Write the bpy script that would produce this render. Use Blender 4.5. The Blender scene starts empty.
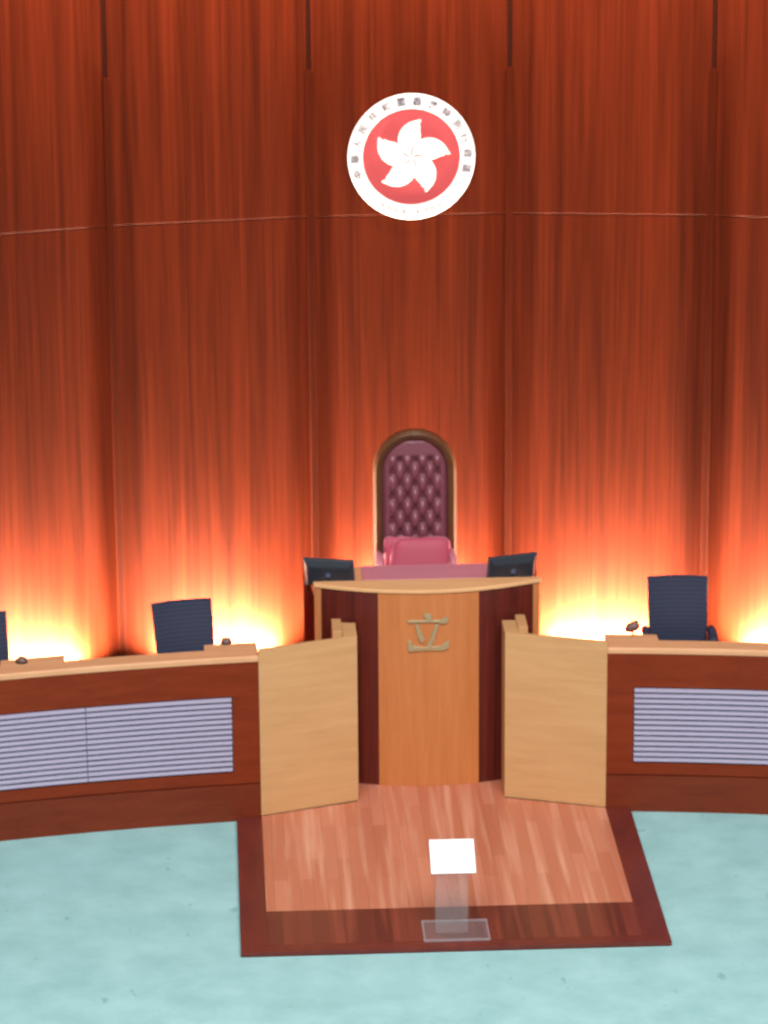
import bpy, bmesh, math, random
from mathutils import Vector, Matrix
random.seed(7)
S = bpy.context.scene
C = S.collection
PI = math.pi
R = math.radians

# ------------------------------------------------------------------ materials
def new_mat(name):
    m = bpy.data.materials.new(name)
    m.use_nodes = True
    nt = m.node_tree
    b = nt.nodes['Principled BSDF']
    return m, nt, b

def nd(nt, kind, **kw):
    n = nt.nodes.new(kind)
    for k, v in kw.items():
        setattr(n, k, v)
    return n

def plain(name, col, rough=.5, metal=0, spec=.5, bump=0, bscale=200, var=0, vscale=6):
    m, nt, b = new_mat(name)
    b.inputs['Base Color'].default_value = (*col, 1)
    b.inputs['Roughness'].default_value = rough
    b.inputs['Metallic'].default_value = metal
    b.inputs['Specular IOR Level'].default_value = spec
    tc = nd(nt, 'ShaderNodeTexCoord')
    if var:
        n = nd(nt, 'ShaderNodeTexNoise'); n.inputs['Scale'].default_value = vscale
        n.inputs['Detail'].default_value = 5
        nt.links.new(tc.outputs['Object'], n.inputs['Vector'])
        mx = nd(nt, 'ShaderNodeMix', data_type='RGBA')
        mx.inputs['A'].default_value = (*[c * (1 - var) for c in col], 1)
        mx.inputs['B'].default_value = (*[min(1, c * (1 + var)) for c in col], 1)
        nt.links.new(n.outputs['Fac'], mx.inputs['Factor'])
        nt.links.new(mx.outputs['Result'], b.inputs['Base Color'])
    if bump:
        n = nd(nt, 'ShaderNodeTexNoise'); n.inputs['Scale'].default_value = bscale
        nt.links.new(tc.outputs['Object'], n.inputs['Vector'])
        bp = nd(nt, 'ShaderNodeBump'); bp.inputs['Strength'].default_value = bump
        bp.inputs['Distance'].default_value = .002
        nt.links.new(n.outputs['Fac'], bp.inputs['Height'])
        nt.links.new(bp.outputs['Normal'], b.inputs['Normal'])
    return m

def wood(name, dark, light, scale=(9, 9, .5), rough=.4, spec=.4, fine=.35, lo=.3, hi=.7, fine_mul=6, tint=None, world=False):
    """veneer: stretched noise along the grain, plus a finer streak layer"""
    m, nt, b = new_mat(name)
    b.inputs['Roughness'].default_value = rough
    b.inputs['Specular IOR Level'].default_value = spec
    if tint: b.inputs['Specular Tint'].default_value = (*tint, 1)
    if world:
        src = nd(nt, 'ShaderNodeNewGeometry').outputs['Position']
    else:
        src = nd(nt, 'ShaderNodeTexCoord').outputs['Object']
    mp = nd(nt, 'ShaderNodeMapping'); mp.inputs['Scale'].default_value = scale
    nt.links.new(src, mp.inputs['Vector'])
    n1 = nd(nt, 'ShaderNodeTexNoise'); n1.inputs['Scale'].default_value = 1
    n1.inputs['Detail'].default_value = 6; n1.inputs['Roughness'].default_value = .6
    n1.inputs['Distortion'].default_value = .4
    nt.links.new(mp.outputs['Vector'], n1.inputs['Vector'])
    mp2 = nd(nt, 'ShaderNodeMapping'); mp2.inputs['Scale'].default_value = [s * fine_mul for s in scale]
    nt.links.new(src, mp2.inputs['Vector'])
    n2 = nd(nt, 'ShaderNodeTexNoise'); n2.inputs['Scale'].default_value = 1; n2.inputs['Detail'].default_value = 3
    nt.links.new(mp2.outputs['Vector'], n2.inputs['Vector'])
    mixf = nd(nt, 'ShaderNodeMix', data_type='FLOAT'); mixf.inputs['Factor'].default_value = fine
    nt.links.new(n1.outputs['Fac'], mixf.inputs['A']); nt.links.new(n2.outputs['Fac'], mixf.inputs['B'])
    mr = nd(nt, 'ShaderNodeMapRange'); mr.inputs['From Min'].default_value = lo; mr.inputs['From Max'].default_value = hi
    nt.links.new(mixf.outputs['Result'], mr.inputs['Value'])
    mx = nd(nt, 'ShaderNodeMix', data_type='RGBA')
    mx.inputs['A'].default_value = (*dark, 1); mx.inputs['B'].default_value = (*light, 1)
    nt.links.new(mr.outputs['Result'], mx.inputs['Factor'])
    nt.links.new(mx.outputs['Result'], b.inputs['Base Color'])
    return m

def parquet(name, c1, c2, grain, w=.105, l=1.1, rough=.32):
    m, nt, b = new_mat(name)
    b.inputs['Roughness'].default_value = rough
    src = nd(nt, 'ShaderNodeNewGeometry').outputs['Position']
    mp = nd(nt, 'ShaderNodeMapping'); mp.inputs['Rotation'].default_value = (0, 0, PI / 2)
    nt.links.new(src, mp.inputs['Vector'])
    br = nd(nt, 'ShaderNodeTexBrick'); br.offset = .37; br.offset_frequency = 2
    br.inputs['Scale'].default_value = 1; br.inputs['Brick Width'].default_value = l
    br.inputs['Row Height'].default_value = w; br.inputs['Mortar Size'].default_value = .0015
    br.inputs['Color1'].default_value = (*c1, 1); br.inputs['Color2'].default_value = (*c2, 1)
    br.inputs['Mortar'].default_value = (*[x * .6 for x in c1], 1); br.inputs['Bias'].default_value = -.25
    nt.links.new(mp.outputs['Vector'], br.inputs['Vector'])
    mp2 = nd(nt, 'ShaderNodeMapping'); mp2.inputs['Scale'].default_value = (11, .45, 1)
    nt.links.new(src, mp2.inputs['Vector'])
    n = nd(nt, 'ShaderNodeTexNoise'); n.inputs['Scale'].default_value = 1; n.inputs['Detail'].default_value = 5
    nt.links.new(mp2.outputs['Vector'], n.inputs['Vector'])
    mr = nd(nt, 'ShaderNodeMapRange'); mr.inputs['From Min'].default_value = .5; mr.inputs['From Max'].default_value = .78
    nt.links.new(n.outputs['Fac'], mr.inputs['Value'])
    mx = nd(nt, 'ShaderNodeMix', data_type='RGBA'); mx.inputs['B'].default_value = (*grain, 1)
    nt.links.new(mr.outputs['Result'], mx.inputs['Factor'])
    nt.links.new(br.outputs['Color'], mx.inputs['A'])
    nt.links.new(mx.outputs['Result'], b.inputs['Base Color'])
    return m

def carpet(name):
    m, nt, b = new_mat(name)
    b.inputs['Roughness'].default_value = .75
    b.inputs['Specular IOR Level'].default_value = .25
    src = nd(nt, 'ShaderNodeNewGeometry').outputs['Position']
    n = nd(nt, 'ShaderNodeTexNoise'); n.inputs['Scale'].default_value = 2.6; n.inputs['Detail'].default_value = 8
    n.inputs['Roughness'].default_value = .6
    nt.links.new(src, n.inputs['Vector'])
    mx = nd(nt, 'ShaderNodeMix', data_type='RGBA')
    mx.inputs['A'].default_value = (.275, .515, .525, 1); mx.inputs['B'].default_value = (.345, .610, .625, 1)
    mr = nd(nt, 'ShaderNodeMapRange'); mr.inputs['From Min'].default_value = .35; mr.inputs['From Max'].default_value = .65
    nt.links.new(n.outputs['Fac'], mr.inputs['Value']); nt.links.new(mr.outputs['Result'], mx.inputs['Factor'])
    # scattered darker specks woven into the pile
    mp = nd(nt, 'ShaderNodeMapping'); mp.inputs['Scale'].default_value = (1, .55, 1)
    mp.inputs['Rotation'].default_value = (0, 0, .5)
    nt.links.new(src, mp.inputs['Vector'])
    v = nd(nt, 'ShaderNodeTexNoise'); v.inputs['Scale'].default_value = 7; v.inputs['Detail'].default_value = 2
    nt.links.new(mp.outputs['Vector'], v.inputs['Vector'])
    mr2 = nd(nt, 'ShaderNodeMapRange'); mr2.inputs['From Min'].default_value = .68; mr2.inputs['From Max'].default_value = .76
    mr2.inputs['To Max'].default_value = .55
    nt.links.new(v.outputs['Fac'], mr2.inputs['Value'])
    mx2 = nd(nt, 'ShaderNodeMix', data_type='RGBA'); mx2.inputs['B'].default_value = (.14, .33, .32, 1)
    nt.links.new(mr2.outputs['Result'], mx2.inputs['Factor'])
    nt.links.new(mx.outputs['Result'], mx2.inputs['A'])
    nt.links.new(mx2.outputs['Result'], b.inputs['Base Color'])
    return m

def acrylic(name, body=.10):
    m, nt, b = new_mat(name)
    nt.nodes.remove(b)
    out = nt.nodes['Material Output']
    t = nd(nt, 'ShaderNodeBsdfTransparent'); t.inputs['Color'].default_value = (.96, .96, .97, 1)
    d = nd(nt, 'ShaderNodeBsdfDiffuse'); d.inputs['Color'].default_value = (.8, .8, .85, 1)
    g = nd(nt, 'ShaderNodeBsdfGlossy'); g.inputs['Roughness'].default_value = .08
    m1 = nd(nt, 'ShaderNodeMixShader'); m1.inputs['Fac'].default_value = body
    nt.links.new(t.outputs[0], m1.inputs[1]); nt.links.new(d.outputs[0], m1.inputs[2])
    m2 = nd(nt, 'ShaderNodeMixShader'); m2.inputs['Fac'].default_value = .035
    nt.links.new(m1.outputs[0], m2.inputs[1]); nt.links.new(g.outputs[0], m2.inputs[2])
    nt.links.new(m2.outputs[0], out.inputs['Surface'])
    return m

def lamp_mat(name, col, strength):
    m, nt, b = new_mat(name)
    b.inputs['Base Color'].default_value = (.9, .85, .75, 1)
    b.inputs['Emission Color'].default_value = (*col, 1)
    b.inputs['Emission Strength'].default_value = strength
    return m

M = {}
M['wall'] = wood('mahogany_veneer', (.034, .0040, .0013), (.098, .0122, .0038), scale=(7, 7, .16), rough=.42, spec=.12, tint=(1, .5, .3), lo=.34, hi=.68, fine=.38, fine_mul=5, world=True)
M['groove'] = plain('shadow_groove', (.030, .0060, .0032), .8, spec=.04)
M['batten'] = wood('mahogany_batten', (.026, .0034, .0012), (.058, .0075, .0024), scale=(14, 14, .5), rough=.55, spec=.05, tint=(1, .5, .3))
M['fascia'] = wood('sapele_fascia', (.150, .0215, .0075), (.235, .037, .012), scale=(.9, 14, 14), rough=.42, spec=.22, tint=(1, .7, .55))
M['plinth'] = wood('sapele_plinth', (.125, .020, .0075), (.20, .034, .011), scale=(.9, 14, 14), rough=.45, spec=.22)
M['oak'] = wood('pale_oak_ledge', (.60, .31, .15), (.72, .40, .21), scale=(1, 12, 12), rough=.4)
M['oakwing'] = wood('pale_oak_screen', (.54, .295, .125), (.63, .375, .175), scale=(1.2, 1.2, 12), rough=.42, fine=.25)
M['oakpanel'] = wood('honey_oak_panel', (.46, .15, .042), (.58, .215, .068), scale=(11, 11, .7), rough=.42)
M['oaktrim'] = wood('honey_oak_trim', (.46, .17, .06), (.58, .25, .09), scale=(14, 14, .8), rough=.42)
M['oakcap'] = wood('pale_oak_cap', (.66, .37, .17), (.78, .47, .23), scale=(1, 12, 12), rough=.38)
M['dark'] = wood('dark_rosewood', (.050, .007, .006), (.155, .024, .015), scale=(20, 20, .4), rough=.38, spec=.3)
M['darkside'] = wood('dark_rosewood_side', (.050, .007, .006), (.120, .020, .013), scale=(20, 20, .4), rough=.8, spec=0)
M['parq'] = parquet('cherry_parquet', (.50, .165, .092), (.61, .24, .15), (.72, .38, .26))
M['thresh'] = parquet('dark_parquet', (.100, .017, .013), (.215, .040, .024), (.27, .055, .034), w=.12, l=2.5)
M['border'] = wood('dark_border', (.095, .015, .013), (.18, .031, .020), scale=(8, 2, 8), rough=.35)
M['carpet'] = carpet('pale_green_carpet')
M['staffcarpet'] = plain('grey_green_carpet', (.22, .34, .33), .85, var=.1)
M['louvre'] = plain('lavender_silver_louvre', (.315, .295, .415), .45, .1, var=.04, vscale=3)
M['louvdark'] = plain('louvre_gap', (.10, .085, .13), .7)
M['mesh'] = plain('navy_mesh_fabric', (.018, .027, .066), .75, bump=.3, bscale=300, var=.15, vscale=40)
def ribbed(m):
    nt = m.node_tree; b = nt.nodes['Principled BSDF']
    tc = nd(nt, 'ShaderNodeTexCoord'); wv = nd(nt, 'ShaderNodeTexWave', bands_direction='Z')
    wv.inputs['Scale'].default_value = 9; wv.inputs['Distortion'].default_value = 1.2; wv.inputs['Detail'].default_value = 2
    nt.links.new(tc.outputs['Object'], wv.inputs['Vector'])
    mx = nd(nt, 'ShaderNodeMix', data_type='RGBA'); mx.inputs['A'].default_value = (.013, .019, .046, 1); mx.inputs['B'].default_value = (.022, .033, .074, 1)
    nt.links.new(wv.outputs['Fac'], mx.inputs['Factor']); nt.links.new(mx.outputs['Result'], b.inputs['Base Color'])
ribbed(M['mesh'])
M['black'] = plain('black_plastic', (.018, .019, .024), .38)
M['chrome'] = plain('polished_metal', (.75, .75, .78), .22, 1)
M['leather'] = plain('burgundy_leather', (.195, .058, .082), .32, spec=.5, bump=.15, bscale=120, var=.08)
M['button'] = plain('burgundy_button', (.085, .018, .026), .45)
M['cushion'] = plain('rose_cushion', (.43, .066, .118), .62, var=.06)
M['piping'] = plain('rose_piping', (.52, .16, .24), .55)
M['pad'] = plain('rose_leather_pad', (.54, .205, .265), .5, var=.05)
M['frame'] = wood('gilt_walnut_frame', (.075, .026, .010), (.15, .060, .026), scale=(12, 12, 1), rough=.3, spec=.55)
M['monitor'] = plain('monitor_casing', (.028, .036, .050), .30, spec=.6)
M['monitor2'] = plain('monitor_bezel_edge', (.10, .12, .14), .4)
M['badge'] = plain('blue_grey_badge', (.10, .14, .24), .3)
M['screen'] = plain('screen_glass', (.01, .012, .016), .12)
M['white'] = plain('emblem_white', (.72, .70, .71), .5)
M['red'] = plain('emblem_red', (.35, .040, .046), .5)
M['ink'] = plain('grey_lettering', (.045, .03, .05), .6)
M['vein'] = plain('petal_vein', (.17, .13, .15), .6)
M['silver'] = plain('brushed_brass_character', (.46, .36, .20), .42, .4)
M['paper'] = plain('white_paper', (.95, .95, .95), .6)
M['acrylic'] = acrylic('clear_acrylic', .07)
M['acrylic2'] = acrylic('frosted_acrylic', .05)
M['edge'] = acrylic('acrylic_edge', .16)
M['housing'] = plain('lamp_housing', (.35, .34, .33), .4, .6)
M['micbody'] = plain('glare_lightened_microphone', (.16, .095, .085), .5)  # brown body colour lightened: the glare on the domed heads is painted in

# ------------------------------------------------------------------ geometry helpers
class MB:
    def __init__(self):
        self.bm = bmesh.new()
    def _verts(self, pts):
        return [self.bm.verts.new(p) for p in pts]
    def box(self, x0, x1, y0, y1, z0, z1, rz=0, piv=None):
        p = [(x, y, z) for z in (z0, z1) for (x, y) in ((x0, y0), (x1, y0), (x1, y1), (x0, y1))]
        if rz:
            c, s = math.cos(rz), math.sin(rz)
            px, py = piv if piv else ((x0 + x1) / 2, (y0 + y1) / 2)
            p = [(px + (x - px) * c - (y - py) * s, py + (x - px) * s + (y - py) * c, z) for x, y, z in p]
        v = self._verts(p)
        for f in ((3, 2, 1, 0), (4, 5, 6, 7), (0, 1, 5, 4), (1, 2, 6, 5), (2, 3, 7, 6), (3, 0, 4, 7)):
            self.bm.faces.new([v[i] for i in f])
        return self
    def prism(self, poly, d0, d1, fn):
        """poly: 2-D outline; fn(a, b, d) -> 3-D"""
        v0 = self._verts([fn(a, b, d0) for a, b in poly]); v1 = self._verts([fn(a, b, d1) for a, b in poly])
        n = len(poly)
        self.bm.faces.new(v0); self.bm.faces.new(list(reversed(v1)))
        for i in range(n):
            self.bm.faces.new([v0[i], v1[i], v1[(i + 1) % n], v0[(i + 1) % n]])
        return self
    def strip(self, sections, closed=True, caps=True):
        """loft: list of equal-length rings"""
        rings = [self._verts(s) for s in sections]
        n = len(rings[0])
        for a, b in zip(rings, rings[1:]):
            for i in range(n if closed else n - 1):
                self.bm.faces.new([a[i], a[(i + 1) % n], b[(i + 1) % n], b[i]])
        if caps and closed:
            self.bm.faces.new(list(reversed(rings[0]))); self.bm.faces.new(rings[-1])
        return self
    def tube(self, pts, r, n=10):
        pts = [Vector(p) for p in pts]
        rad = r if isinstance(r, (list, tuple)) else [r] * len(pts)
        secs = []
        t0 = (pts[1] - pts[0]).normalized()
        up = Vector((0, 0, 1)) if abs(t0.z) < .9 else Vector((1, 0, 0))
        for i, p in enumerate(pts):
            t = (pts[min(i + 1, len(pts) - 1)] - pts[max(i - 1, 0)]).normalized()
            s = t.cross(up)
            if s.length < 1e-4: s = Vector((1, 0, 0))
            s.normalize(); u = s.cross(t).normalized()
            secs.append([p + (s * math.cos(2 * PI * k / n) + u * math.sin(2 * PI * k / n)) * rad[i] for k in range(n)])
        return self.strip(secs)
    def lathe(self, prof, c=(0, 0, 0), n=24, axis='z'):
        secs = []
        for r, h in prof:
            ring = []
            for k in range(n):
                a = 2 * PI * k / n
                if axis == 'z': ring.append((c[0] + r * math.cos(a), c[1] + r * math.sin(a), c[2] + h))
                else: ring.append((c[0] + r * math.cos(a), c[1] + h, c[2] + r * math.sin(a)))
            secs.append(ring)
        return self.strip(secs)
    def ellipsoid(self, c, r, n=16, m=10):
        prof = []
        secs = []
        for i in range(m + 1):
            t = -PI / 2 + PI * (i + .02) / (m + .04)
            rr, h = math.cos(t), math.sin(t)
            secs.append([(c[0] + r[0] * rr * math.cos(2 * PI * k / n), c[1] + r[1] * rr * math.sin(2 * PI * k / n), c[2] + r[2] * h) for k in range(n)])
        return self.strip(secs)
    def grid(self, nx, ny, fn):
        v = [[self.bm.verts.new(fn(i / nx, j / ny)) for i in range(nx + 1)] for j in range(ny + 1)]
        for j in range(ny):
            for i in range(nx):
                self.bm.faces.new([v[j][i], v[j][i + 1], v[j + 1][i + 1], v[j + 1][i]])
        return self
    def mesh(self, name, mat, off=(0, 0, 0), smooth=False):
        if any(off): bmesh.ops.translate(self.bm, verts=self.bm.verts, vec=[-o for o in off])
        bmesh.ops.remove_doubles(self.bm, verts=self.bm.verts, dist=1e-6)
        bmesh.ops.recalc_face_normals(self.bm, faces=self.bm.faces)
        me = bpy.data.meshes.new(name)
        self.bm.to_mesh(me); self.bm.free()
        for m_ in (mat if isinstance(mat, (list, tuple)) else [mat]): me.materials.append(m_)
        if smooth:
            for p in me.polygons: p.use_smooth = True
        return me

def bevel(o, w=.004, seg=2):
    b = o.modifiers.new('bevel', 'BEVEL'); b.width = w; b.segments = seg; b.limit_method = 'ANGLE'; b.angle_limit = R(35)
    return o

def obj(name, mb, mat, parent=None, smooth=False, bev=0, label=None, world=True):
    """one mesh object; coordinates given in world space are shifted to the parent's base when the parent is not turned"""
    off = (0, 0, 0)
    if parent is not None and world:
        p = parent; tot = Vector((0, 0, 0))
        while p is not None:
            tot += p.location; p = p.parent
        off = tuple(tot)
    me = mb.mesh(name, mat, off, smooth)
    o = bpy.data.objects.new(name, me); C.objects.link(o)
    if parent is not None: o.parent = parent
    if bev: bevel(o, bev)
    if label: o['label'] = label
    return o

def thing(name, label, cat, loc, rz=0, group=None, kind=None):
    o = bpy.data.objects.new(name, None); C.objects.link(o)
    o.empty_display_size = .2
    o.location = loc; o.rotation_euler = (0, 0, rz)
    o['label'] = label; o['category'] = cat
    if group: o['group'] = group
    if kind: o['kind'] = kind
    return o

def tag(o, label, cat, group=None):
    o['label'] = label; o['category'] = cat
    if group: o['group'] = group
    return o

def struct(o, label=None, cat=None):
    o['kind'] = 'structure'
    if label: o['label'] = label
    if cat: o['category'] = cat
    return o

def dup(root, loc, rz, label):
    r = root.copy(); C.objects.link(r); r.location = loc; r.rotation_euler = (0, 0, rz); r['label'] = label
    for ch in list(root.children):
        c = ch.copy(); C.objects.link(c); c.parent = r
        for g in ch.children:
            d = g.copy(); C.objects.link(d); d.parent = c
    return r

# ------------------------------------------------------------------ the setting
def desk_y(x):                       # front line of the curved desks
    return -.815 - (x * x - 1.44 ** 2) / 33.4

ZS = .38     # level the officials sit on
ZD = .87     # level of the president's dais
# wall polygon
T = R(7.68); L = 1.776
J = [(.8752, 2.2921)]
for k in (1, 2, 3):
    J.append((J[-1][0] + L * math.cos(T * k), J[-1][1] - L * math.sin(T * k)))
JOINTS = [(-x, y) for x, y in reversed(J)] + J          # eight joints, seven panels

floor = MB().box(-9, 9, -12, 2.8, -.1, 0)
struct(obj('floor', floor, M['carpet']), 'pale green speckled carpet covering the chamber floor', 'floor')

# raised floor behind the curved desks, cut back to the desk line
pf = MB()
out = [(x, desk_y(abs(x)) + .12) for x in [-5.6 + .35 * i for i in range(33)]]
out = [p for p in out if abs(p[0]) >= 1.5]
left = [p for p in out if p[0] < 0]; right = [p for p in out if p[0] > 0]
for side in (left, right):
    s = 1 if side[0][0] > 0 else -1
    inner = sorted(side, key=lambda p: abs(p[0]))
    poly = [(s * 1.06, .12)] + [(s * 1.06, -.2)] + inner + [(s * 5.6, 1.05), (s * J[2][0], J[2][1] - .06), (s * J[1][0], J[1][1] - .06), (s * 1.06, 2.20)]
    pf.prism(poly, 0.001, ZS, lambda a, b, d: (a, b, d))
struct(obj('platform_floor', pf, M['staffcarpet']), 'raised floor behind the curved desks', 'floor')
df = MB().box(-.93, .93, .06, 2.22, .001, ZD)
struct(obj('dais_floor', df, M['staffcarpet']), 'raised dais floor under the tall leather chair', 'floor')

# panelled wall: lower panel, upper panel (stands proud), dark backing shows in the joints
wl = MB(); wb = MB()
for (a, b) in zip(JOINTS, JOINTS[1:]):
    ax, ay = a; bx, by = b
    ln = math.hypot(bx - ax, by - ay); ux, uy = (bx - ax) / ln, (by - ay) / ln
    nx, ny = uy, -ux                                    # towards the room
    if ny > 0: nx, ny = -nx, -ny
    def P(t, d, z): return (ax + ux * t + nx * d, ay + uy * t + ny * d, z)
    g0, g1 = .022, .022
    for (z0, z1, d0) in ((.02, 4.425, 0), (4.429, 9.2, .0015)):
        secs = []
        for z, dd in ((z0, d0 - (.006 if z0 > 1 else 0)), (z0 + .012, d0), (z1, d0)):
            secs.append([P(g0, -.03, z), P(g0, dd, z), P(ln - g1, dd, z), P(ln - g1, -.03, z)])
        wl.strip(secs)
    wb.strip([[P(-.02, -.03, z), P(ln + .02, -.03, z), P(ln + .02, -.20, z), P(-.02, -.20, z)] for z in (0, 9.2)])
wall = struct(obj('wall_back', wl, M['wall']), 'tall curved back wall of dark reddish mahogany veneer panels', 'wall')
obj('backing', wb, M['groove'], wall)
# battens over the joints, ending below the top of the picture
for i, (x, y) in enumerate(JOINTS):
    k = i - 3.5
    ang = -math.copysign(T * (abs(k)), k) if abs(k) > .4 else 0
    ang = -T * k
    b = MB().box(x - .028, x + .028, y - .045, y + .035, .02, 5.735, rz=ang, piv=(x, y))
    o = struct(obj('trim_%d' % (i + 1), b, M['batten'], bev=.004), None)
    o['label'] = 'vertical wooden batten over a joint between wall panels'; o['category'] = 'trim'

# parquet landing in front of the podium
yl, yb, xl, xb = -2.81, -3.585, 1.435, 1.643
yd0 = desk_y(xb) - .002
lp = MB()
lp.prism([(-xl, yl), (xl, yl), (xl, -.83), (.62, -.55), (.62, .02), (-.62, .02), (-.62, -.55), (-xl, -.83)], .004, .04, lambda a, b, d: (a, b, d))
landing = struct(obj('parquet_landing', lp, M['parq'], bev=.001), 'glossy reddish parquet landing with dark border before the podium', 'landing')
obj('threshold', MB().prism([(-xl, yl - .001), (xl, yl - .001), (xl, -3.455), (-xl, -3.455)], .004, .0395, lambda a, b, d: (a, b, d)), M['thresh'], landing, label='darker plank band at the front of the landing')
bd = MB()
f3 = lambda a, b, d: (a, b, d)
bd.prism([(-xb, yd0), (-xl - .001, yd0), (-xl - .001, -3.456), (-xb, yb)], .004, .04, f3)
bd.prism([(xb, yd0), (xl + .001, yd0), (xl + .001, -3.456), (xb, yb)], .004, .04, f3)
bd.prism([(-xb + .0005, yb), (-xl, -3.4565), (xl, -3.4565), (xb - .0005, yb)], .004, .04, f3)
obj('border', bd, M['border'], landing, bev=.003, label='dark mitred wooden border')

# ------------------------------------------------------------------ podium
pod = thing('podium', 'tall president\'s podium with honey oak front, dark side panels and a metal character', 'podium', (0, .3, .04))
BOW = .24
def pod_y(x): return -BOW * (1 - (x / .95) ** 2)
def bowed(x0, x1, z0, z1, n=10, y_off=0, th=.03):
    mb = MB(); secs = []
    for i in range(n + 1):
        x = x0 + (x1 - x0) * i / n; y = pod_y(x) + y_off
        secs.append([(x, y, z0), (x, y + th, z0), (x, y + th, z1), (x, y, z1)])
    return mb.strip(secs)
obj('front_panel', bowed(-.423, .423, .041, 1.763), M['oakpanel'], pod, label='honey oak centre panel')
for s in (-1, 1):
    a, b = sorted((s * .425, s * .893))
    obj('side_front_panel', bowed(a, b, .041, 1.763, y_off=.004), M['dark'], pod, label='dark rosewood panel')
    a, b = sorted((s * .894, s * .95))
    obj('edge_trim', bowed(a, b, .041, 1.763, n=3, th=.05), M['oaktrim'], pod, bev=.003)
    x1 = s * .95; x2 = s * 1.015
    rp = MB().prism([(x1 - s * .004, .035), (x2, 1.04), (x2 - s * .03, 1.04), (x1 - s * .034, .035)], .041, 1.555, f3)
    obj('return_panel', rp, M['darkside'], pod, label='dark side of the podium')
cap = MB(); secs = []
for i in range(25):
    x = -.957 + 1.922 * i / 24; y = min(pod_y(x), .0) - .012
    secs.append([(x, y, 1.7635), (x, .045, 1.7635), (x, .045, 1.797), (x, y + .004, 1.797), (x, y - .004, 1.791), (x, y - .004, 1.769)])
cap.strip(secs)
obj('cap', cap, M['oakcap'], pod, bev=.004)
wk = MB().prism([(-.93, .05), (.93, .05), (.965, 1.03), (-.965, 1.03)], 1.56, 1.60, f3)
obj('worktop', wk, M['oak'], pod, bev=.004)
# the metal character on the front: a dot, a bar, two slanting strokes, a base stroke
ch = MB()
def stroke(poly):
    ch.prism([((x - 429.6 + .0) * .0087, 1.424 - (y - 632) * .00905) for x, y in poly], 0, .018, lambda a, b, d: (a + .004, pod_y(a) - .001 - d, b))
def zz(*p): return [(395 + x / 10.97, 600 + y / 10.97) for x, y in p]
stroke(zz((315, 130), (340, 150), (400, 155), (408, 240), (345, 245), (340, 200), (318, 185)))
stroke(zz((150, 222), (490, 222), (540, 185), (585, 215), (560, 262), (490, 262), (470, 248), (150, 248)))
stroke(zz((225, 262), (258, 262), (330, 430), (300, 470), (262, 420)))
stroke(zz((480, 270), (440, 268), (395, 400), (345, 500), (390, 520), (430, 430)))
stroke(zz((148, 440), (185, 440), (205, 495), (330, 512), (500, 500), (560, 450), (592, 460), (585, 525), (520, 552), (400, 545), (160, 560), (148, 520)))
obj('character', ch, M['silver'], pod, bev=.003, label='brushed metal Chinese character')

# rose leather desk pad lying on the podium worktop
tag(obj('desk_pad', MB().box(-.515, .58, .60, 1.00, 1.601, 1.616), M['pad'], bev=.005), 'rose pink leather desk pad lying on the podium worktop', 'desk pad')

# monitors on the podium worktop, turned to the seat
def monitor(loc, rz, label):
    m = thing('monitor', label, 'monitor', loc, rz, 'monitors on the podium')
    W, H = .430, .262
    tilt = R(14)
    def tl(y, z):      # lean back towards the camera (screen looks up and to +Y)
        return (y * math.cos(tilt) - (z - .02) * math.sin(tilt), .02 + (z - .02) * math.cos(tilt) + y * math.sin(tilt))
    def pr(mb, poly, x0, x1):
        return mb.prism(poly, x0, x1, lambda a, b, d: (d, *tl(a, b)))
    cs = MB(); ring = []
    # casing: back shell tapers from the rim to a flat middle
    def rect(w, z0, z1, y): return [(-w, *tl(y, z0)), (w, *tl(y, z0)), (w, *tl(y, z1)), (-w, *tl(y, z1))]
    cs.strip([rect(W / 2 - .05, .07, H - .045, -.045), rect(W / 2 - .03, .05, H - .03, -.04), rect(W / 2, .02, H + .02, -.012), rect(W / 2, .02, H + .02, .018)])
    obj('casing', cs, M['monitor'], m, bev=.004, world=False)
    sc = MB().strip([rect(W / 2 - .018, .04, H, .0185), rect(W / 2 - .018, .04, H, .020)])
    obj('screen', sc, M['screen'], m, world=False)
    for a, b in ((-W / 2 - .003, -W / 2), (W / 2, W / 2 + .003)):
        bz = MB(); pr(bz, [(-.014, .018), (.020, .018), (.020, H + .022), (-.014, H + .022)], a, b)
        obj('bezel', bz, M['monitor2'], m, world=False)
    st = MB().lathe([(.002, 0), (.085, 0), (.085, .008), (.03, .014), (.018, .03), (.018, .12), (.002, .12)], (0, -.055, .001))
    obj('stand', st, M['black'], m, smooth=False, world=False)
    lg = MB().lathe([(.002, 0), (.022, 0), (.022, .004), (.002, .004)], (0, 0, 0), axis='y')
    me = lg
    for v in me.bm.verts:
        y, z = tl(v.co.y - .049, v.co.z + .15); v.co.y = y; v.co.z = z
    obj('badge', me, M['badge'], m, world=False)
    return m
monitor((-.80, .46, 1.601), R(-15), 'black monitor on the podium worktop, at the left end of its pale cap')
monitor((.74, .46, 1.6), R(17), 'black monitor on the podium worktop, at the right end of its pale cap')

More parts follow.
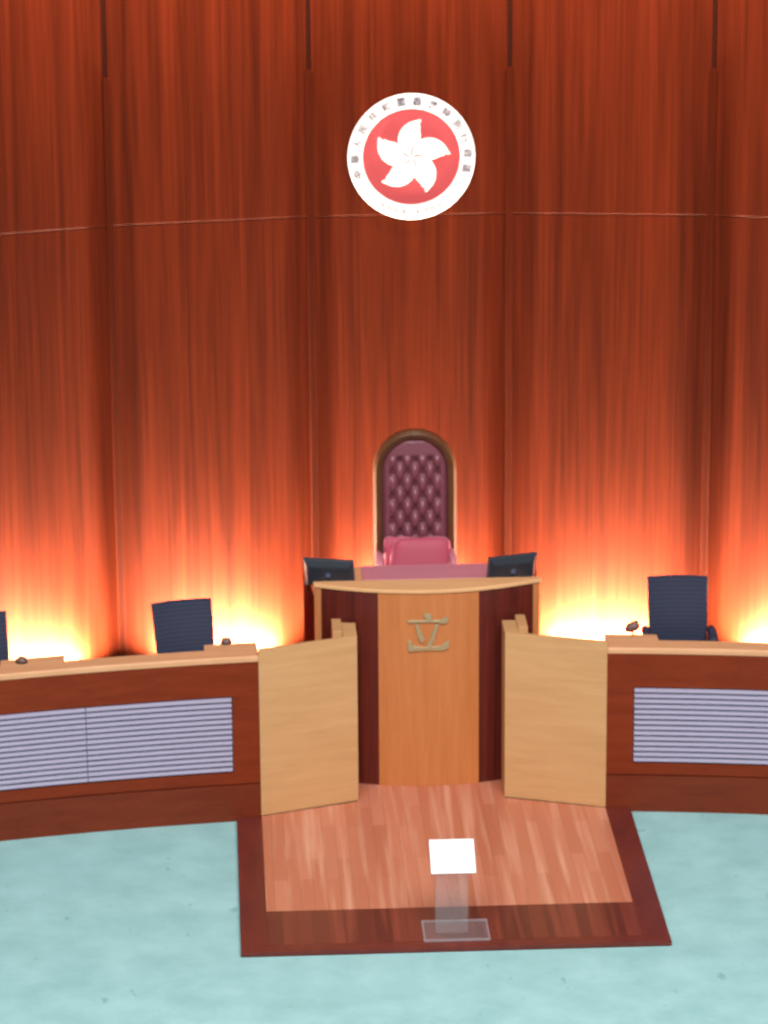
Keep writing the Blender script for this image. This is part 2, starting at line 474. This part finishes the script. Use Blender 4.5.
# ------------------------------------------------------------------ tall leather chair
ch_ = thing('throne_chair', 'tall arched chair with buttoned burgundy leather back in a dark wooden frame', 'chair', (-.012, 1.25, ZD))
ZC, RO, RI = 2.328, .366, .290
YB = 1.50                      # back plane of the upholstery
def arch(r, zc, z0, n=28):
    pts = [(-r, z0)] + [(-r * math.cos(PI * i / n), zc + r * math.sin(PI * i / n)) for i in range(n + 1)] + [(r, z0)]
    return pts
fr = MB()
ao, ai = arch(RO, ZC, ZD + .42), arch(RI, ZC, ZD + .42)
am = arch((RO + RI) / 2 + .012, ZC, ZD + .42)
secs = []
for (o_, m_, i_) in zip(ao, am, ai):
    x = lambda p, y: (p[0] - .014, y, p[1])
    secs.append([x(o_, YB + .05), x(o_, YB - .03), x(m_, YB - .062), x(i_, YB - .035), x(i_, YB + .05)])
fr.strip(secs)
frame = obj('back_frame', fr, M['frame'], ch_, bev=.004, label='dark polished wooden arch frame')
bp = MB().prism(arch(RI + .004, ZC, ZD + .42), 0, .03, lambda a, b, d: (a - .012, YB + .015 + d, b))
obj('back_board', bp, M['frame'], ch_)
# buttoned upholstery
BT = []
dz = .1115
for r_ in range(9):
    z = 2.422 - r_ * dz
    xs = (-.132, 0, .132) if r_ % 2 == 0 else (-.2, -.066, .066, .2)
    BT += [(x, z) for x in xs]
z0, ztop = ZD + .42, ZC + RI - .003
def puff(u, v):
    # rows get closer near the arch
    z = z0 + (ztop - z0) * v
    w = RI - .003
    if z > ZC: w = math.sqrt(max(1e-6, (RI - .003) ** 2 - (z - ZC) ** 2))
    x = (u * 2 - 1) * w
    edge = min(1, (w - abs(x)) / .05, (ztop - z) / .05 if w < .1 else 1)
    edge = max(0, edge)
    h = .040 * math.sin(edge * PI / 2)
    p = x / .132 + (z - 2.422) / (2 * dz); q = x / .132 - (z - 2.422) / (2 * dz)
    ins = min(1, max(0, (.245 - abs(x)) / .04)) * min(1, max(0, (2.475 - z) / .05))
    bul = (abs(math.sin(PI * p)) * abs(math.sin(PI * q))) ** .6
    h = h * (1 - ins) + (.012 + .046 * bul) * ins * min(1, edge * 1.5 + .2)
    d = min(math.hypot(x - bx, z - bz) for bx, bz in BT)
    h -= .034 * math.exp(-(d / .024) ** 2)
    return (x - .012, YB + .012 - max(.001, h), z)
tb = MB().grid(96, 150, puff)
tuft = obj('tufted_back', tb, M['leather'], ch_, smooth=True, label='buttoned burgundy leather')
for bx, bz in BT:
    if bz > z0 + .03:
        obj('button', MB().ellipsoid((bx - .012, YB - .001, bz), (.013, .009, .013), 8, 5), M['button'], tuft, smooth=True)
st = MB()
def cush_mesh(mb, c, r, n=4, seg=24, rx=0, shear=0):
    """pillow: superellipsoid with pinched rim"""
    def f(u, v):
        a = -PI + 2 * PI * u; b = -PI / 2 + PI * v
        sg = lambda t, e: math.copysign(abs(t) ** e, t)
        x = r[0] * sg(math.cos(b), .5) * sg(math.cos(a), .30)
        z = r[2] * sg(math.cos(b), .5) * sg(math.sin(a), .30)
        if x < 0: x += shear * z * (-x / r[0])
        y = r[1] * sg(math.sin(b), .9)
        return (x, y, z)
    mb.grid(seg * 2, seg, f)
    bmesh.ops.transform(mb.bm, matrix=Matrix.Translation(c) @ Matrix.Rotation(rx, 4, 'X'), verts=mb.bm.verts)
    return mb
seat = MB(); 
def seatf(u, v):
    a = -PI + 2 * PI * u; b = -PI / 2 + PI * v
    sg = lambda t, e: math.copysign(abs(t) ** e, t)
    return (-.012 + .31 * sg(math.cos(b), .4) * sg(math.cos(a), .3), 1.27 + .21 * sg(math.cos(b), .4) * sg(math.sin(a), .3), ZD + .43 + .06 * sg(math.sin(b), .6))
seat.grid(48, 20, seatf)
obj('seat', seat, M['leather'], ch_, smooth=True)
apr = MB().box(-.34, -.340 + .656, 1.06, 1.49, ZD + .30, ZD + .375)
obj('seat_frame', apr, M['frame'], ch_, bev=.006)
for s in (-1, 1):
    x = -.020 + s * .322
    arm = MB().tube([(x, 1.46, ZD + .72), (x, 1.30, ZD + .73), (x, 1.14, ZD + .725), (x, 1.09, ZD + .70)], [.026, .032, .032, .024], 14)
    arm_o = obj('armrest', arm, M['pad'], ch_, smooth=True, label='rose leather padded arm')
    pst = MB().tube([(x, 1.11, ZD + .36), (x, 1.12, ZD + .55), (x, 1.13, ZD + .70)], [.026, .020, .024], 12)
    obj('arm_post', pst, M['frame'], arm_o, smooth=True)
    for y in (1.10, 1.45):
        lg = MB().tube([(x - s * .02, y, ZD), (x - s * .02, y, ZD + .15), (x - s * .02, y, ZD + .31)], [.020, .026, .034], 12)
        obj('leg', lg, M['frame'], ch_, smooth=True)
def cushion(name, c, r, rx, label, shear=0):
    m = cush_mesh(MB(), (0, 0, 0), r, shear=shear)
    t = thing(name, label, 'cushion', c)
    t.rotation_euler = (rx, 0, 0)
    obj('cover', m, M['cushion'], t, smooth=True, world=False)
    pts = []
    sg = lambda q, e: math.copysign(abs(q) ** e, q)
    for i in range(49):
        a = -PI + 2 * PI * i / 48
        x, z = r[0] * sg(math.cos(a), .30), r[2] * sg(math.sin(a), .30)
        if x < 0: x += shear * z * (-x / r[0])
        pts.append((x, 0, z))
    obj('piping', MB().tube(pts, .007, 8), M['piping'], t, smooth=True, world=False, label='paler piped edge')
    return t
cushion('seat_cushion', (.020, 1.28, ZD + .69), (.265, .060, .205), R(-14), 'plump rose pink cushion propped at the front of the tall leather chair', .24)
cushion('seat_cushion', (-.185, 1.395, ZD + .69), (.105, .036, .18), R(-10), 'narrow rose pink cushion tucked behind the larger one on the tall chair')

# ------------------------------------------------------------------ oak side screens
for s in (-1, 1):
    sd = 'left' if s < 0 else 'right'
    xi, yi, xo, yo = .6155, -.535, 1.4385, -.825
    w = thing('oak_screen', 'pale oak screen standing between the podium and the %s desk, turned towards the landing' % sd, 'screen', (s * 1.03, -.68, .04), group='oak screens flanking the podium')
    dx, dy = xo - xi, yo - yi; ln = math.hypot(dx, dy); nx, ny = -dy / ln, dx / ln     # back side normal
    th = .045
    poly = [(s * xi, yi), (s * xo, yo), (s * (xo + nx * th * 0), yo + .048), (s * (xi), yi + .048)]
    obj('panel', MB().prism(poly, .041, 1.5, f3), M['oakwing'], w, bev=.003)
    if s > 0:
        r1 = [(xi, yi + .049), (xi + .115, yi + .01), (xi + .115, -.205), (xi, -.20)]
    else:
        r1 = [(xi, yi + .049), (xi + .118, yi + .01), (xi + .118, -.165), (xi, -.185)]
    obj('return_panel', MB().prism([(s * a, b) for a, b in r1], .041, 1.5, f3), M['oakwing'], w, bev=.003)
    r2 = [(xi + .117 + (.003 if s < 0 else 0), yi + .012), (.815, yi + .0), (.815, -.07), (xi + .117 + (.003 if s < 0 else 0), -.068)]
    r2 = [(a, (-.112 if b > -.3 else -.44)) for a, b in r2]
    obj('inner_post', MB().prism([(s * a, b) for a, b in r2], .041, 1.516, f3), M['oakwing'], w, bev=.003)

# ------------------------------------------------------------------ curved officials' desks
def curve_strip(x0, x1, z0, z1, y0, y1, s, n=16, prof=None):
    mb = MB(); secs = []
    for i in range(n + 1):
        x = x0 + (x1 - x0) * i / n; y = desk_y(x)
        if prof: secs.append([(s * x, y + a, b) for a, b in prof])
        else: secs.append([(s * x, y + y0, z0), (s * x, y + y1, z0), (s * x, y + y1, z1), (s * x, y + y0, z1)])
    return mb.strip(secs)
XE = 4.62
for s in (-1, 1):
    sd = 'left' if s < 0 else 'right'
    d = thing('officials_desk', 'long curved dark wood desk with silver louvres, %s of the podium' % sd, 'desk', (s * 3.0, desk_y(3.0) + .3, 0), group='curved desks beside the podium')
    fa = MB()
    def add(x0, x1, z0, z1, y0=0, y1=.04, n=16):
        secs = []
        for i in range(n + 1):
            x = x0 + (x1 - x0) * i / n; y = desk_y(x)
            secs.append([(s * x, y + y0, z0), (s * x, y + y1, z0), (s * x, y + y1, z1), (s * x, y + y0, z1)])
        fa.strip(secs)
    zl0, zl1 = .435, 1.105
    add(1.44, 1.66, .335, 1.395, n=4)
    add(1.66, 4.05, zl1, 1.395)
    add(1.66, 4.05, .335, zl0)
    add(4.05, XE, .335, 1.395, n=4)
    add(1.44, XE, .30, .34, .015, .04)
    obj('fascia', fa, M['fascia'], d, label='dark reddish wood front')
    obj('plinth', curve_strip(1.44, XE, .001, .322, .0, .04, s), M['plinth'], d)
    obj('backing', curve_strip(1.655, 4.055, zl0 - .01, zl1 + .01, .042, .055, s), M['louvdark'], d)
    NS = 14
    for (a, b) in ((1.668, 2.858), (2.864, 4.045)):
        mb = MB(); n = 8
        prof = []
        h = (zl1 - zl0 - .012) / NS
        for k in range(NS):
            z = zl0 + .006 + k * h
            prof += [(.030, z), (-.006, z + h * .18), (-.008, z + h * .34), (.020, z + h * .92)]
        prof = prof + [(.036, zl1 - .006), (.036, zl0 + .006)]
        secs = []
        for i in range(n + 1):
            x = a + (b - a) * i / n; y = desk_y(x)
            secs.append([(s * x, y + p, z) for p, z in prof])
        mb.strip(secs)
        obj('louvre_panel', mb, M['louvre'], d, label='lavender silver horizontal louvres')
    cp = [(-.004, 1.3965), (.20, 1.3965), (.20, 1.450), (.006, 1.450), (-.006, 1.438), (-.008, 1.405)]
    obj('counter_ledge', curve_strip(1.4405, XE, 0, 0, 0, 0, s, 24, cp), M['oak'], d, bev=.003, label='pale oak ledge along the top')
    obj('worktop', curve_strip(1.46, XE, 1.14, 1.18, .042, .78, s, 20), M['oak'], d)
    obj('modesty_panel', curve_strip(1.46, XE, .46, 1.14, .70, .72, s, 20), M['fascia'], d)
    for (a, b) in ((1.45, 1.885), (3.03, 3.55)):
        mb = MB(); secs = []
        for i in range(7):
            x = a + (b - a) * i / 6; y = desk_y(x)
            secs.append([(s * x, y + .215, 1.181), (s * x, y + .36, 1.181), (s * x, y + .36, 1.445), (s * x, y + .215, 1.445)])
        mb.strip(secs)
        obj('equipment_box', mb, M['oak'], d, bev=.004, label='low pale oak box behind the ledge')

# ------------------------------------------------------------------ officials' chairs
def make_chair(label, loc, rz):
    t = thing('office_chair', label, 'chair', loc, rz, 'navy mesh chairs behind the desks')
    W = .262
    def backf(y_off):
        def f(u, v):
            x = (u * 2 - 1); z = .53 + .555 * v
            hw = W * (1 - .05 * (1 - v)) 
            lum = .035 * math.cos((v - .25) * PI * 1.1)
            y = .235 + .10 * v - lum + .035 * (x * x) * -1 + y_off
            return (x * hw, y, z)
        return f
    bk = MB().grid(20, 28, backf(0))
    o = obj('backrest', bk, M['mesh'], t, smooth=True, world=False)
    sol = o.modifiers.new('solid', 'SOLIDIFY'); sol.thickness = .022; sol.offset = 0
    # slim rails round the mesh
    fb = backf(0.0)
    pts = [fb(i / 10, 1) for i in range(11)]
    obj('top_rail', MB().tube(pts, .014, 10), M['mesh'], t, smooth=True, world=False)
    st = MB()
    def sf(u, v):
        a = -PI + 2 * PI * u; b = -PI / 2 + PI * v
        sg = lambda q, e: math.copysign(abs(q) ** e, q)
        return (.245 * sg(math.cos(b), .4) * sg(math.cos(a), .4), .235 * sg(math.cos(b), .4) * sg(math.sin(a), .4), .46 + .038 * sg(math.sin(b), .7))
    st.grid(36, 14, sf)
    obj('seat', st, M['mesh'], t, smooth=True, world=False)
    for s in (-1, 1):
        a_ = obj('armrest', MB().tube([(s * .285, .17, .665), (s * .287, .05, .675), (s * .285, -.12, .67), (s * .28, -.16, .655)], [.036, .042, .042, .030], 12), M['mesh'], t, smooth=True, world=False)
        obj('arm_post', MB().tube([(s * .19, .03, .43), (s * .282, .03, .44), (s * .287, .03, .55), (s * .287, .03, .66)], .013, 10), M['chrome'], a_, smooth=True, world=False, label='polished metal arm post')
    obj('spine', MB().tube([(0, .14, .43), (0, .30, .46), (0, .285, .62), (0, .32, .85)], [.022, .024, .02, .014], 10), M['black'], t, smooth=True, world=False)
    obj('gas_column', MB().lathe([(.002, .09), (.035, .09), (.03, .25), (.02, .26), (.02, .43), (.002, .43)], (0, 0, 0), 16), M['chrome'], t, smooth=False, world=False)
    bs = MB()
    for k in range(5):
        a = 2 * PI * k / 5 + .3
        bs.tube([(0, 0, .10), (.15 * math.cos(a), .15 * math.sin(a), .095), (.28 * math.cos(a), .28 * math.sin(a), .075)], [.026, .022, .014], 8)
    base = obj('star_base', bs, M['chrome'], t, smooth=True, world=False)
    for k in range(5):
        a = 2 * PI * k / 5 + .3
        obj('caster', MB().lathe([(.002, -.022), (.03, -.022), (.032, 0), (.03, .022), (.002, .022)], (.28 * math.cos(a), .28 * math.sin(a), .033), 14, axis='y'), M['black'], base, world=False)
    return t
c0 = make_chair('navy mesh office chair behind the right desk, beside a gooseneck microphone', (2.228, .60, ZS), R(-3))
dup(c0, (-2.0, .24, ZS), R(13), 'navy mesh office chair turned slightly behind the left desk, nearer the podium')
dup(c0, (-3.75, .02, ZS), R(12), 'navy mesh office chair behind the left desk, cut by the left frame edge')

# ------------------------------------------------------------------ microphones
def make_mic(label, loc, rz, h=.36):
    t = thing('desk_microphone', label, 'microphone', loc, rz, 'microphones on the curved desks')
    obj('base', MB().lathe([(.002, 0), (.045, 0), (.045, .014), (.02, .022), (.002, .022)], (0, 0, .0005), 20), M['black'], t, world=False)
    obj('gooseneck', MB().tube([(0, 0, .02), (0, 0, h * .55), (0, .008, h * .85), (0, .02, h)], .012, 10), M['black'], t, smooth=True, world=False)
    hd = MB().tube([(.052, .01, h + .052), (.045, .012, h + .05), (.01, .02, h + .03), (-.03, .03, h + .012), (-.05, .03, h - .008), (-.055, .03, h - .012)], [.014, .036, .044, .038, .022, .004], 14)
    obj('head', hd, M['micbody'], t, smooth=True, world=False)
    return t
make_mic('brown gooseneck microphone on the right desk beside the navy chair', (1.70, -.41, 1.1805), R(8), .272)
for (x, y, lb) in ((-1.70, -.47, 'small domed microphone head on the left desk, nearer the podium'), (-3.375, -.83, 'small domed microphone head on the left desk, near the left frame edge')):
    t = thing('desk_microphone', lb, 'microphone', (x, y, 1.4455), 0, 'microphones on the curved desks')
    obj('base', MB().lathe([(.002, 0), (.05, 0), (.05, .008), (.002, .008)], (0, 0, .0005), 20), M['black'], t, world=False)
    obj('head', MB().lathe([(.046, .008), (.045, .02), (.038, .036), (.024, .047), (.004, .051)], (0, 0, .0005), 20), M['micbody'], t, smooth=True, world=False)

# ------------------------------------------------------------------ emblem on the wall
EX, EY, EZ, ER = .012, 2.2921, 4.968, .557
em = thing('wall_emblem', 'round red and white emblem with a five-petalled flower high on the wall', 'emblem', (EX, EY, EZ))
def ring_prof(mb, prof, n=96):
    return mb.lathe(prof, (0, 0, 0), n, axis='y')
Y0 = -.06                                         # stands off the panel on pegs
obj('white_ring', ring_prof(MB(), [(.002, Y0 + .02), (ER - .004, Y0 + .02), (ER, Y0 + .016), (ER, Y0 - .012), (ER - .006, Y0 - .018), (.433, Y0 - .018), (.429, Y0 - .012), (.429, Y0), (.002, Y0)]), M['white'], em, world=False)
obj('red_disc', ring_prof(MB(), [(.002, Y0 - .001), (.4285, Y0 - .001), (.4285, Y0 - .006), (.002, Y0 - .006)]), M['red'], em, world=False, label='red centre disc')
for a in range(4):
    pg = MB(); pg.lathe([(.002, Y0 + .02), (.015, Y0 + .02), (.015, -.0125), (.002, -.0125)], (.36 * math.cos(a * PI / 2 + PI / 4), 0, .36 * math.sin(a * PI / 2 + PI / 4)), 12, axis='y')
    obj('peg', pg, M['chrome'], em, world=False)
k_ = .566 / 307
pet = [(390, 412), (366, 407), (346, 396), (332, 374), (325, 345), (327, 312), (338, 284), (358, 260), (384, 244), (410, 237), (438, 231), (431, 246), (425, 256), (434, 264), (429, 282), (434, 305), (432, 330), (420, 352), (404, 370), (396, 386), (392, 400)]
pet = [((x - 390) * k_, (411 - y) * k_) for x, y in pet]
vein = [(387, 404), (386, 386), (392, 368), (401, 356), (405, 359), (399, 372), (394, 387), (393, 402)]
vein = [((x - 390) * k_, (411 - y) * k_) for x, y in vein]
def rot(p, a): return [(x * math.cos(a) - y * math.sin(a), x * math.sin(a) + y * math.cos(a)) for x, y in p]
def smooth_poly(p, it=2):
    for _ in range(it):
        q = []
        for a, b in zip(p, p[1:] + p[:1]):
            q += [(a[0] * .8 + b[0] * .2, a[1] * .8 + b[1] * .2), (a[0] * .2 + b[0] * .8, a[1] * .2 + b[1] * .8)]
        p = q
    return p
pet = smooth_poly(pet, 1)
for i in range(5):
    a = -2 * PI * i / 5
    yy = Y0 - .0065 - .0012 * i
    po = obj('petal', MB().prism(rot(pet, a), yy, yy - .012, lambda u, v, d: (u, d, v)), M['white'], em, bev=.004, world=False)
    obj('vein', MB().prism(rot(vein, a), Y0 - .0245, Y0 - .0258, lambda u, v, d: (u, d, v)), M['vein'], po, world=False)

def letter(ch, ang, rad, size, flip):
    cu = bpy.data.curves.new('lettering', 'FONT'); cu.body = ch; cu.size = size; cu.align_x = 'CENTER'; cu.align_y = 'CENTER'; cu.extrude = .002; cu.offset = .0013
    cu.resolution_u = 3
    tmp = bpy.data.objects.new('tmp', cu); C.objects.link(tmp)
    bpy.context.view_layer.update()
    dg = bpy.context.evaluated_depsgraph_get()
    me = bpy.data.meshes.new_from_object(tmp.evaluated_get(dg))
    bpy.data.objects.remove(tmp); bpy.data.curves.remove(cu)
    bm = bmesh.new(); bm.from_mesh(me); bpy.data.meshes.remove(me)
    if bm.verts:
        xs = [v.co.x for v in bm.verts]; ys = [v.co.y for v in bm.verts]
        cx, cy = (min(xs) + max(xs)) / 2, (min(ys) + max(ys)) / 2
    else: cx = cy = 0
    t = ang - PI / 2 if not flip else ang + PI / 2
    for v in bm.verts:
        x, y, z = v.co.x - cx, v.co.y - cy, v.co.z
        X = x * math.cos(t) - y * math.sin(t) + rad * math.cos(ang)
        Z = x * math.sin(t) + y * math.cos(t) + rad * math.sin(ang)
        v.co = (X, Y0 - .0185 - z, Z)
    return bm
def lettering(name, items, mat):
    for it in items:
        mb = MB(); mb.bm.free(); mb.bm = letter(*it)
        obj(name, mb, mat, em, world=False)
zh = '中華人民共和國香港特別行政區'
items = [(c, R(198 - 16.27 * i), .494, .086, False) for i, c in enumerate(zh)]
lettering('letter', items, M['ink'])
en = 'HONG KONG'
items = [(c, R(239 + 7.6 * i), .494, .060, True) for i, c in enumerate(en) if c != ' ']
lettering('letter', items, M['vein'])

# ------------------------------------------------------------------ clear lectern on the landing
lc = thing('clear_lectern', 'clear acrylic lectern holding a white sheet on the landing before the podium', 'lectern', (0, -3.27, .04))
obj('base_plate', MB().box(-.24, .262, -3.47, -3.105, .0405, .054), M['acrylic2'], lc, bev=.003)
ep = MB()
for (x0, x1, y0, y1) in ((-.244, .266, -3.476, -3.462), (-.244, .266, -3.112, -3.098), (-.244, -.230, -3.476, -3.098), (.252, .266, -3.476, -3.098)):
    ep.box(x0, x1, y0, y1, .0405, .056)
obj('plate_edge', ep, M['edge'], lc)
obj('column', MB().box(-.146, .105, -3.36, -3.20, .0565, .56), M['acrylic'], lc, bev=.004)
th = R(30); cz, cy, cx = .655, -3.27, -.012
def tp(mb, w, h, d0, d1):
    def f(a, b, d): return (cx + a, cy + b * math.cos(th) - d * math.sin(th), cz + b * math.sin(th) + d * math.cos(th))
    return mb.prism([(-w, -h), (w, -h), (w, h), (-w, h)], d0, d1, f)
obj('top_plate', tp(MB(), .176, .168, -.012, -.001), M['acrylic'], lc)
tag(obj('paper_sheet', tp(MB(), .171, .163, 0, .002), M['paper']), 'white paper sheet lying on the clear acrylic lectern', 'paper')

# ------------------------------------------------------------------ lights
def area(name, loc, sx, sy, power, col, target=None, rot=None, spread=None):
    l = bpy.data.lights.new(name, 'AREA'); l.shape = 'RECTANGLE'; l.size = sx; l.size_y = sy; l.energy = power; l.color = col
    if spread: l.spread = spread
    o = bpy.data.objects.new(name, l); C.objects.link(o); o.location = loc
    if target is not None:
        o.rotation_euler = (Vector(target) - Vector(loc)).to_track_quat('-Z', 'Y').to_euler()
    elif rot: o.rotation_euler = rot
    return o
def spot(name, loc, target, power, col, ang, blend=.6, size=.1):
    l = bpy.data.lights.new(name, 'SPOT'); l.energy = power; l.color = col; l.spot_size = ang; l.spot_blend = blend; l.shadow_soft_size = size
    o = bpy.data.objects.new(name, l); C.objects.link(o); o.location = loc
    o.rotation_euler = (Vector(target) - Vector(loc)).to_track_quat('-Z', 'Y').to_euler()
    return o
# ceiling lights of the chamber
area('ceiling_light', (0, -14, 14), 14, 9, 4600, (1, .95, .91), target=(0, -2, 0))
# uplights: one trough at the foot of each wall panel
UP = 960
for (a, b) in zip(JOINTS[1:-1], JOINTS[2:-1]):
    ax, ay = a; bx, by = b
    mx_, my_ = (ax + bx) / 2, (ay + by) / 2
    ang = math.atan2(by - ay, bx - ax)
    zf = ZD if abs(mx_) < .5 else ZS
    nx, ny = math.sin(ang), -math.cos(ang)
    px, py = mx_ + nx * .135, my_ + ny * .135
    hl = .55
    t = thing('uplight_trough', 'uplight trough at the foot of the wall', 'uplight', (px, py, zf), ang, 'uplights along the wall')
    hs = MB()  # front wall shields the room, low rear wall lets the light out on to the panel
    hs.box(-hl, hl, -.07, -.058, .001, .075).box(-hl, hl, .058, .07, .001, .02).box(-hl, -hl + .012, -.058, .058, .001, .035).box(hl - .012, hl, -.058, .058, .001, .035).box(-hl, hl, -.058, .058, .001, .008)
    obj('housing', hs, M['housing'], t, world=False)
    lo = area('uplight', (px, py, zf + .018), hl * 2 - .1, .08, UP if zf == ZS else UP * .33, (1, .87, .66), rot=(PI - R(14), 0, ang), spread=R(148))
# wall washers above
for k in range(5):
    x = (k - 2) * 1.75
    area('wall_washer', (x * .96, .1 - abs(k - 2) * .25, 9.7), 1.3, .3, 72, (1, .84, .68), target=(x, 2.2 - abs(k - 2) * .3, 7.3), spread=R(62))

w = bpy.data.worlds.new('World'); S.world = w; w.use_nodes = True
w.node_tree.nodes['Background'].inputs['Color'].default_value = (.95, .92, 1.0, 1)
w.node_tree.nodes['Background'].inputs['Strength'].default_value = .16

# ------------------------------------------------------------------ camera
cam = bpy.data.cameras.new('Camera'); co = bpy.data.objects.new('Camera', cam); C.objects.link(co)
yaw, pitch, roll, f = .0486, .2994, -.007, 3596.5
F = Vector((math.sin(yaw) * math.cos(pitch), math.cos(yaw) * math.cos(pitch), -math.sin(pitch)))
R0 = Vector((math.cos(yaw), -math.sin(yaw), 0)); U0 = R0.cross(F)
RR = R0 * math.cos(roll) + U0 * math.sin(roll); UU = -R0 * math.sin(roll) + U0 * math.cos(roll)
mat = Matrix((RR, UU, -F)).transposed().to_4x4()
mat.translation = Vector((-1.7544, -28.7013, 11.2795))
co.matrix_world = mat
cam.sensor_fit = 'HORIZONTAL'; cam.sensor_width = 36; cam.lens = f / 768 * 36
cam.clip_end = 200
cam.dof.use_dof = True; cam.dof.focus_distance = 20.5; cam.dof.aperture_fstop = 3.6
S.camera = co
vs = S.view_settings
vs.view_transform = 'Standard'; vs.look = 'None'; vs.exposure = 0; vs.gamma = 1; vs.use_curve_mapping = False
S.cycles.use_denoising = True
S.cycles.max_bounces = 8; S.cycles.transparent_max_bounces = 16
S.cycles.sample_clamp_indirect = 6
